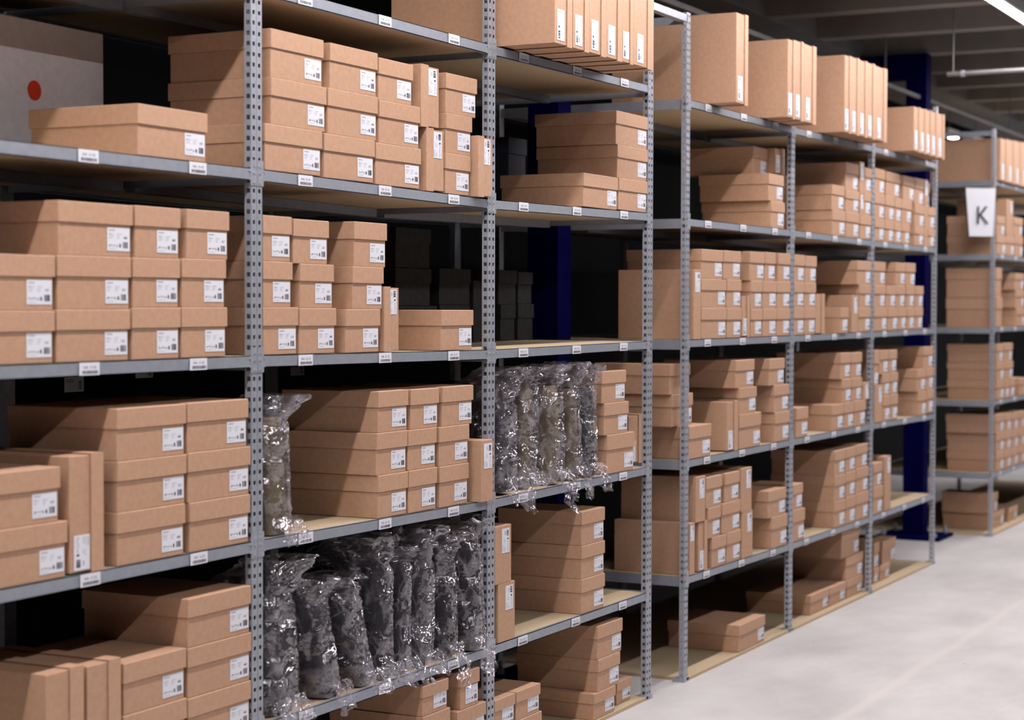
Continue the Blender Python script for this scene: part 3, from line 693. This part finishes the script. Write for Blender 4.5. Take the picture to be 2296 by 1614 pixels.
  (6.0195, 6.1825, 0, 0.8249, 0.9543, 0.31, 'U'), (6.1914, 6.3296, 0, 0.8299, 0.9571, 0.31, 'U'), (5.3445, 5.4741, 0, 0.9588, 1.0677, 0.31, 'U'),
  (5.482, 5.621, 0, 0.9599, 1.0699, 0.31, 'U'), (5.9892, 6.1604, 0, 0.9547, 1.0731, 0.31, 'U'), (6.1693, 6.3296, 0, 0.9575, 1.0751, 0.31, 'U'),
  (5.1962, 5.2809, 0, 1.0153, 1.1899, 0.31, 'U'), (5.2887, 5.4466, 0, 1.0681, 1.1859, 0.31, 'U'), (5.4546, 5.6011, 0, 1.0703, 1.1848, 0.31, 'U'),
  (6.111, 6.3141, 0, 1.0755, 1.1884, 0.31, 'U'),
 ]),
 (4, 5, [
  (2.7899, 2.8395, 0, 0.3922, 0.5874, 0.31, 'N'), (2.885, 2.9731, 0, 0.3914, 0.5827, 0.31, 'R'), (3.0211, 3.1758, 0, 0.3903, 0.5084, 0.31, 'U'),
  (3.1805, 3.3415, 0, 0.3889, 0.5102, 0.31, 'U'), (3.3505, 3.4757, 0, 0.3875, 0.5746, 0.31, 'N'), (3.71, 3.9102, 0, 0.3845, 0.517, 0.31, 'U'),
  (2.8508, 2.9474, 0, 0.5831, 0.7567, 0.31, 'N'), (2.977, 3.1154, 0, 0.5088, 0.6265, 0.31, 'U'), (3.1276, 3.3345, 0, 0.5106, 0.6298, 0.31, 'U'),
  (3.6635, 3.8905, 0, 0.5174, 0.6315, 0.31, 'U'), (2.9567, 3.1256, 0, 0.6269, 0.7464, 0.31, 'U'), (3.1573, 3.3224, 0, 0.6302, 0.7459, 0.31, 'U'),
  (3.3374, 3.4621, 0, 0.575, 0.7514, 0.31, 'N'),
 ]),
 (5, 5, [
  (3.9792, 4.1437, 0, 0.3825, 0.52, 0.31, 'U'), (4.5749, 4.7398, 0, 0.3815, 0.5023, 0.31, 'U'), (4.7463, 4.9026, 0, 0.3812, 0.5073, 0.31, 'U'),
  (4.9094, 5.1161, 0, 0.3809, 0.5096, 0.31, 'U'), (3.9792, 4.1168, 0, 0.5204, 0.6319, 0.31, 'U'), (4.5722, 4.7369, 0, 0.5027, 0.6218, 0.31, 'U'),
  (4.7435, 4.8997, 0, 0.5077, 0.6247, 0.31, 'U'), (4.9065, 5.1129, 0, 0.51, 0.6289, 0.31, 'U'), (4.5696, 4.7341, 0, 0.6222, 0.737, 0.31, 'U'),
  (4.7408, 4.8968, 0, 0.6251, 0.7378, 0.31, 'U'), (4.9037, 5.0949, 0, 0.6293, 0.7418, 0.31, 'U'),
 ]),
 (6, 5, [
  (5.1988, 5.3622, 0, 0.3814, 0.5145, 0.31, 'U'), (5.3896, 5.502, 0, 0.3819, 0.6542, 0.31, 'N'), (5.1957, 5.351, 0, 0.5149, 0.633, 0.31, 'U'),
 ]),
 (4, 0, [
  (3.3218, 3.6348, 0, 0.0127, 0.1221, 0.31, 'U'),
 ]),
 (5, 0, [
  (4.324, 4.5923, 0.03, 0.0127, 0.1019, 0.31, 'U'), (4.5982, 4.855, 0.03, 0.0127, 0.0994, 0.31, 'U'), (4.8676, 5.1294, 0.03, 0.0127, 0.0973, 0.31, 'U'),
  (5.2459, 5.2995, 0.05, 0.0127, 0.2498, 0.31, 'N'), (4.857, 5.1294, 0.03, 0.0977, 0.2121, 0.31, 'U'), (4.7773, 5.0722, 0.03, 0.2125, 0.3473, 0.31, 'U'),
 ]),
 (6, 0, [
  (5.3888, 5.4758, 0.05, 0.0127, 0.0883, 0.31, 'U'), (5.4994, 5.6786, 0.05, 0.0127, 0.0903, 0.31, 'U'), (5.3854, 5.4803, 0.05, 0.0887, 0.2186, 0.31, 'U'),
  (5.5361, 5.7837, 0.05, 0.0907, 0.2108, 0.31, 'U'),
 ]),
 (7, 1, [
  (7.8047, 8.0008, -0.02, 2.1757, 2.4388, 0.5, 'T'), (8.0136, 8.2033, -0.02, 2.1757, 2.4476, 0.5, 'T'), (8.2165, 8.4123, -0.02, 2.1757, 2.4556, 0.5, 'T'),
  (8.4259, 8.6143, -0.02, 2.1757, 2.4639, 0.5, 'T'),
 ]),
 (7, 2, [
  (7.8104, 8.0554, 0, 1.7262, 1.8434, 0.31, 'U'), (8.0679, 8.2971, 0, 1.7262, 1.8525, 0.31, 'U'), (8.3102, 8.5614, 0, 1.7262, 1.8581, 0.31, 'U'),
  (7.8054, 8.0253, 0, 1.8438, 1.9632, 0.31, 'U'), (8.0582, 8.2482, 0, 1.8529, 2.0773, 0.31, 'N'), (8.279, 8.5424, 0, 1.8585, 1.9758, 0.31, 'U'),
 ]),
 (7, 3, [
  (7.8022, 7.9727, 0, 1.2783, 1.461, 0.31, 'D'), (8.383, 8.651, 0, 1.2783, 1.3984, 0.31, 'U'), (7.7946, 7.9525, 0, 1.4614, 1.6438, 0.31, 'D'),
  (8.3517, 8.6183, 0, 1.3988, 1.5123, 0.31, 'U'), (8.3208, 8.5996, 0, 1.5127, 1.62, 0.31, 'U'),
 ]),
 (7, 4, [
  (7.8477, 8.0446, 0, 0.8299, 0.9478, 0.31, 'U'), (8.0569, 8.196, 0, 0.8299, 0.9462, 0.31, 'U'), (8.2086, 8.351, 0, 0.8299, 0.9466, 0.31, 'U'),
  (8.5097, 8.7275, 0, 0.8299, 0.9423, 0.31, 'U'), (7.843, 8.0397, 0, 0.9482, 1.0606, 0.31, 'U'), (8.052, 8.294, 0, 0.947, 1.0608, 0.31, 'U'),
  (7.8383, 8.0099, 0, 1.061, 1.1733, 0.31, 'U'), (8.0346, 8.2758, 0, 1.0612, 1.1755, 0.31, 'U'),
 ]),
 (7, 5, [
  (7.8541, 8.0639, 0, 0.3865, 0.5043, 0.31, 'U'), (8.076, 8.2673, 0, 0.3865, 0.5002, 0.31, 'U'), (8.2796, 8.4769, 0, 0.3865, 0.5005, 0.31, 'U'),
  (8.4898, 8.6934, 0, 0.3865, 0.498, 0.31, 'U'), (7.8491, 8.0588, 0, 0.5047, 0.6231, 0.31, 'U'), (8.071, 8.262, 0, 0.5006, 0.6182, 0.31, 'U'),
  (8.2746, 8.4717, 0, 0.5009, 0.6147, 0.31, 'U'), (8.4845, 8.6879, 0, 0.4984, 0.614, 0.31, 'U'), (7.8201, 8.0537, 0, 0.6235, 0.7402, 0.31, 'U'),
  (8.066, 8.2569, 0, 0.6186, 0.7333, 0.31, 'U'), (8.2696, 8.4665, 0, 0.6151, 0.7287, 0.31, 'U'), (8.4794, 8.6826, 0, 0.6144, 0.7269, 0.31, 'U'),
 ]),
 (7, 0, [
  (7.9574, 8.3073, 0.05, 0.0127, 0.1163, 0.31, 'U'), (7.9281, 8.1248, 0.05, 0.1167, 0.2415, 0.31, 'U'), (8.4355, 8.7022, 0.05, 0.0127, 0.1012, 0.31, 'U'),
 ]),
]


BAYN = {1: 'leftmost bay', 2: 'second bay', 3: 'third bay, before the gap', 4: 'first bay past the gap', 5: 'second bay past the gap', 6: 'third bay past the gap', 7: 'K sign rack'}
SHN = {1: 'top shelf', 2: 'second shelf down', 3: 'third shelf down', 4: 'fourth shelf down', 5: 'lowest raised shelf', 0: 'floor board'}
ORD = ['first', 'second', 'third', 'fourth', 'fifth', 'sixth', 'seventh', 'eighth', 'ninth', 'tenth', 'eleventh', 'twelfth', 'thirteenth', 'fourteenth']
rg = random.Random(11)
seen = set()
for bay, lv, pl in BOXES:
    if not pl: continue
    base = min(p[3] for p in pl)
    cols = sorted([p for p in pl if p[3] - base < 0.03], key=lambda p: p[0])
    st = {id(c): [c] for c in cols}
    for p in sorted([p for p in pl if p[3] - base >= 0.03], key=lambda p: p[3]):
        best = max(cols, key=lambda c: min(p[1], c[1]) - max(p[0], c[0])); st[id(best)].append(p)
    for ci, c in enumerate(cols):
        s_ = sorted(st[id(c)], key=lambda p: (round(p[3], 2), p[0]))
        for ri, p in enumerate(s_):
            k = p[6]
            kind = {'U': 'brown lidded box', 'L': 'upright brown box', 'R': 'upright brown box', 'r': 'upright brown box', 'N': 'upright brown box', 'T': 'tall brown box', 'D': 'deep brown box'}[k]
            n = len(s_)
            ctxt = ORD[ci] if len(cols) > 1 else 'only'
            if n == 1: where = ('standing singly, %s from left' % ORD[ci]) if len(cols) > 1 else 'standing alone'
            else:
                row = 'bottom' if ri == 0 else ('top' if ri == n-1 else ('middle' if n == 3 else ORD[ri]))
                where = '%s of the %s stack' % (row, ctxt)
            lab = '%s, %s, %s, %s' % (kind, where, SHN[lv], BAYN[bay])
            assert lab not in seen, lab
            seen.add(lab)
            o = make_box(p[0], p[1], p[2], p[3], p[4], p[5], k, rg=rg)
            tag(o, lab, 'box', 'brown cardboard boxes on the shelving')

# black boxes at the back of the middle shelf
zs = 1.2785
BLK = [(1.43, 1.70, 0, .122, 'U'), (1.43, 1.663, .122, .122, 'U'), (1.432, 1.66, .244, .130, 'U'),
       (1.716, 1.93, 0, .125, 'U'), (1.716, 1.936, .125, .123, 'U'), (1.952, 2.07, 0, .21, 'L'),
       (2.155, 2.274, 0, .127, 'U'), (2.14, 2.284, .127, .123, 'U'), (2.291, 2.42, 0, .130, 'U'), (2.291, 2.41, .130, .115, 'U')]
BL = ['left stack, bottom', 'left stack, middle', 'left stack, top', 'second stack, bottom', 'second stack, top', 'upright one behind the post', 'third stack, bottom', 'third stack, top', 'right stack, bottom', 'right stack, top']
for (a, c, z, h, k), nm in zip(BLK, BL):
    z += z*.004
    o = make_box(a, c, 0.47, zs+z, zs+z+h, 0.285, k, name='black_box', mats=('black_card', 'black_card'), rg=rg)
    tag(o, 'black box in shade at the back of the middle shelf, %s' % nm, 'box', 'black boxes at the back of the middle shelf')
o = make_box(1.90, 2.12, 0.48, 1.7290, 1.85, 0.28, 'U', name='black_box', mats=('black_card', 'black_card'), rg=rg)
tag(o, 'black lidded box at the back of the second shelf down, third bay', 'box', 'black boxes in the dark')

for z, h, nm in ((1.7315, .123, 'bottom'), (1.8550, .150, 'top')):
    o = make_box(2.215, 2.36, 0.47, z, z+h, 0.285, 'U', name='grey_box', mats=('grey_card', 'grey_card'), rg=rg)
    tag(o, 'dark blue grey lidded box at the back of the second shelf down, %s of two' % nm, 'box', 'dark boxes at the back of the second shelf')
# large white carton with a red dot, behind the first box
r = empty('white_carton', (-0.42, 0.46, 1.729)); tag(r, 'large white board carton with a round red sticker, back of the leftmost bay', 'carton')
b = MB(); chamfer(b, 0, 0.415, 0, 0.30, 0, 0.349, 0.002); b.build('carton_body', 'white_board', r)
b = MB(); n = 40
b.v += [(0.162 + 0.024*math.cos(2*math.pi*i/n), -0.0006, 0.182 + 0.024*math.sin(2*math.pi*i/n)) for i in range(n)]; b.f.append(tuple(range(n))); b.m.append(0)
b.build('red_sticker', 'red_dot', r)['label'] = 'round red sticker'

# ------------------------------------------------------------------ bagged garments
def fbm(p, o=4): return noise.fractal(p, 0.9, 2.1, o)
def crease(p):   # sharp folds
    return (1 - 2.2*abs(noise.noise(p))) + 0.5*(1 - 2.2*abs(noise.noise(p*2.3 + Vector((3, 7, 1)))))

def tri_grid(b, NU, NV, closed):
    n = NU if closed else NU+1
    for j in range(NV):
        for i in range(NU):
            ii = (i+1) % NU if closed else i+1
            a_, b_, c_, d_ = j*n+i, j*n+ii, (j+1)*n+ii, (j+1)*n+i
            if (i+j) % 2: b.f += [(a_, b_, c_), (a_, c_, d_)]
            else: b.f += [(a_, b_, d_), (b_, c_, d_)]
            b.m += [0, 0]

def bagged(label, x0, x1, z0, z1, yf, dep, fab, seed, lean=0.0, top=0.10, bot=0.05, flop=0.0, quilt=False, topw=1.0, group='garments in clear plastic bags'):
    rr = random.Random(seed); off = Vector((seed*3.17, seed*1.9, seed*0.7))
    r = empty('bagged_garment', ((x0+x1)/2, yf, z0)); tag(r, label, 'bagged garment', group)
    a, h = (x1-x0)/2, z1-z0
    def sect(ang, ea, eb, p=0.5):
        c, s = math.cos(ang), math.sin(ang)
        return ea*math.copysign(abs(c)**p, c), eb*math.copysign(abs(s)**p, s)
    # folded garment standing on its edge: rounded slab with long upright folds
    b = MB(); NU, NV = 88, 48
    for j in range(NV+1):
        t = j/NV; z = h*t
        edge = max(.40, min(1.0, ((1-t)*9)**0.5)) if t > .5 else max(.78, min(1.0, (t*14)**0.5))
        for i in range(NU):
            an = 2*math.pi*i/NU
            x, y = sect(an, a*0.84*(0.70+.30*edge), (dep/2-.012)*(0.93+.07*edge), 0.42)
            P = Vector((x*13, y*9, z*1.6)) + off
            fold = 0.005*crease(P*0.45) + 0.010*noise.noise(P*0.5)
            if quilt: fold += 0.0035*math.sin(z*170 + 3*noise.noise(P))
            b.v.append((x*(1 + fold/max(a, .03)*0.55) + lean*t + 0.010*math.sin(t*2.6+seed), y*(1+fold*1.2) + dep/2, z))
    for j in range(NV):
        for i in range(NU):
            ii = (i+1) % NU; b.f.append((j*NU+i, j*NU+ii, (j+1)*NU+ii, (j+1)*NU+i)); b.m.append(0)
    b.f.append(tuple(reversed(range(NU)))); b.m.append(0); b.f.append(tuple(NV*NU+i for i in range(NU))); b.m.append(0)
    g = b.build('garment', fab, r)
    for p in g.data.polygons: p.use_smooth = True
    # clear film around it, gathered above into a crumpled mouth
    b = MB(); NU, NV = 64, 58
    for j in range(NV+1):
        t = j/NV; z = 0.003 + (h + top - 0.003)*t
        over = max(0.0, (z-h*0.95)/(h+top-h*0.95))
        ea = a*0.90*(1-0.38*over) * (1 + (max(topw, 1.08)-1)*min(1, over*2.2))
        eb = (dep/2-.002)*(1-0.70*over**0.7)
        yc = dep/2 - over*(dep/2*0.82) - 0.004
        lx = lean*min(1.1, z/h) + flop*over**1.2 + 0.010*math.sin(min(1, z/h)*2.6+seed)
        for i in range(NU):
            an = 2*math.pi*i/NU + over*0.6
            x, y = sect(an, ea, eb, 0.55)
            k = 0.25 + 0.75*over
            P = Vector((x*12, y*9, z*(2.0+9*over))) + off*1.7
            amp = 0.0060 + 0.017*over
            dsp = amp*crease(Vector((P.x, P.y, P.z*(.6 if over < .05 else 1)))*1.05) + (0.002+.008*over)*crease(P*2.7)
            jx, jy = rr.uniform(-1, 1)*.0022, rr.uniform(-1, 1)*.0022
            nx, ny = math.cos(an), math.sin(an)
            zz = z + (0.030*crease(Vector((an*1.1, seed, 0)))-.012)*max(0, over-.75)*4*.6
            b.v.append((x + nx*dsp*0.75 + lx + jx, min(yc + y + ny*dsp*0.9 + jy, dep), min(zz, h+top)))
    tri_grid(b, NU, NV, True)
    f = b.build('plastic_bag', 'clear_plastic', r)
    for p in f.data.polygons: p.use_smooth = rr.random() < 0.72
    # loose hem of the bag lying over the shelf edge
    b = MB(); NU, NV = 22, 9
    for j in range(NV+1):
        t = j/NV
        for i in range(NU+1):
            s = i/NU*2-1
            prof = 0.55+0.45*math.cos(s*1.3+math.sin(seed)*.8) + 0.30*noise.noise(Vector((s*3.1, seed*1.3, 2)))
            x = s*a*(0.93 + 0.10*t); y = -0.006 - 0.046*t**0.6*prof; z = 0.040*(1-t)**2 + 0.004 - bot*1.25*t**1.4*prof
            P = Vector((x*22, t*4.0, seed*2.3))
            d_ = crease(P)*0.015*min(1, t*2+.2)
            b.v.append((x + rr.uniform(-1, 1)*.003, min(-.0055, y - d_*.8 + rr.uniform(-1, 1)*.003), z + d_*.6 + rr.uniform(-1, 1)*.002))
    tri_grid(b, NU, NV, False)
    f2 = b.build('bag_hem', 'clear_plastic', r)
    for p in f2.data.polygons: p.use_smooth = rr.random() < 0.45
    return r

z5, z4 = 0.3885, 0.8345
GR1 = 'bagged dark garments on the lowest raised shelf'
bagged('plastic bagged dark grey garment against the left post, lowest raised shelf', 0.038, 0.200, z5, 0.675, 0.0, .34, 'dark_fabric', 1, top=0.100, bot=.05, flop=.04, group=GR1)
bagged('small plastic bagged grey garment leaning right, second on the lowest raised shelf', 0.292, 0.398, z5, 0.650, 0.0, .34, 'dark_fabric', 2, lean=-0.050, top=0.060, bot=.03, flop=-.01, group=GR1)
bagged('plastic bagged blue grey garment leaning left, third on the lowest raised shelf', 0.468, 0.572, z5, 0.645, 0.0, .34, 'dark_fabric', 3, lean=-0.075, top=0.055, bot=.02, flop=-.03, group=GR1)
bagged('black quilted garment with a big crumpled bag top, fourth on the lowest raised shelf', 0.588, 0.664, z5, 0.700, 0.0, .36, 'black_fabric', 4, lean=-0.02, top=0.088, bot=.025, flop=-.07, quilt=True, topw=2.0, group=GR1)
bagged('thin plastic bagged black garment, fifth on the lowest raised shelf', 0.678, 0.752, z5, 0.70, 0.0, .34, 'black_fabric', 5, lean=-0.01, top=0.040, bot=.03, group=GR1)
bagged('plastic bagged charcoal garment, sixth on the lowest raised shelf', 0.770, 0.870, z5, 0.69, 0.0, .34, 'dark_fabric', 6, lean=0.0, top=0.090, bot=.02, flop=.005, group=GR1)
bagged('wide plastic bagged charcoal garment, seventh on the lowest raised shelf', 0.908, 1.008, z5, 0.68, 0.0, .34, 'black_fabric', 7, lean=0.0, top=0.07, bot=.06, group=GR1)
bagged('plastic bagged black garment bulging in front of the post, rightmost on its shelf', 1.050, 1.160, z5, 0.71, -0.01, .34, 'black_fabric', 8, lean=0.0, top=0.075, bot=.06, flop=.0, group=GR1)
GR2 = 'bagged garments on the fourth shelf down'
bagged('plastic bagged grey garment beside the post, leftmost of five in the third bay', 1.272, 1.405, z4, 1.11, 0.0, .34, 'dark_fabric', 11, lean=-0.02, top=0.105, bot=.06, flop=.05, group=GR2)
bagged('tall plastic bagged olive brown garment, second of five in the third bay', 1.456, 1.568, z4, 1.16, 0.02, .34, 'olive_fabric', 12, lean=0.0, top=0.05, bot=.0, group=GR2)
bagged('plastic bagged olive brown garment with glossy bag top, middle of five, third bay', 1.608, 1.718, z4, 1.145, 0.0, .34, 'olive_fabric', 13, lean=-0.01, top=0.070, bot=.07, flop=.01, group=GR2)
bagged('plastic bagged taupe garment, fourth of five in the third bay', 1.756, 1.852, z4, 1.13, 0.0, .34, 'olive_fabric', 14, lean=0.0, top=0.090, bot=.06, group=GR2)
bagged('plastic bagged grey brown garment beside the boxes, rightmost of five, third bay', 1.882, 1.985, z4, 1.13, 0.0, .34, 'dark_fabric', 15, lean=-0.0, top=0.08, bot=.04, group=GR2)
bagged('plastic bagged olive brown garment alone at the left of the box stacks, second bay', 0.045, 0.165, z4+.001, 1.125, 0.0, .34, 'olive_fabric', 21, lean=-0.0, top=0.055, bot=.02, flop=.05, group='lone bagged garment')
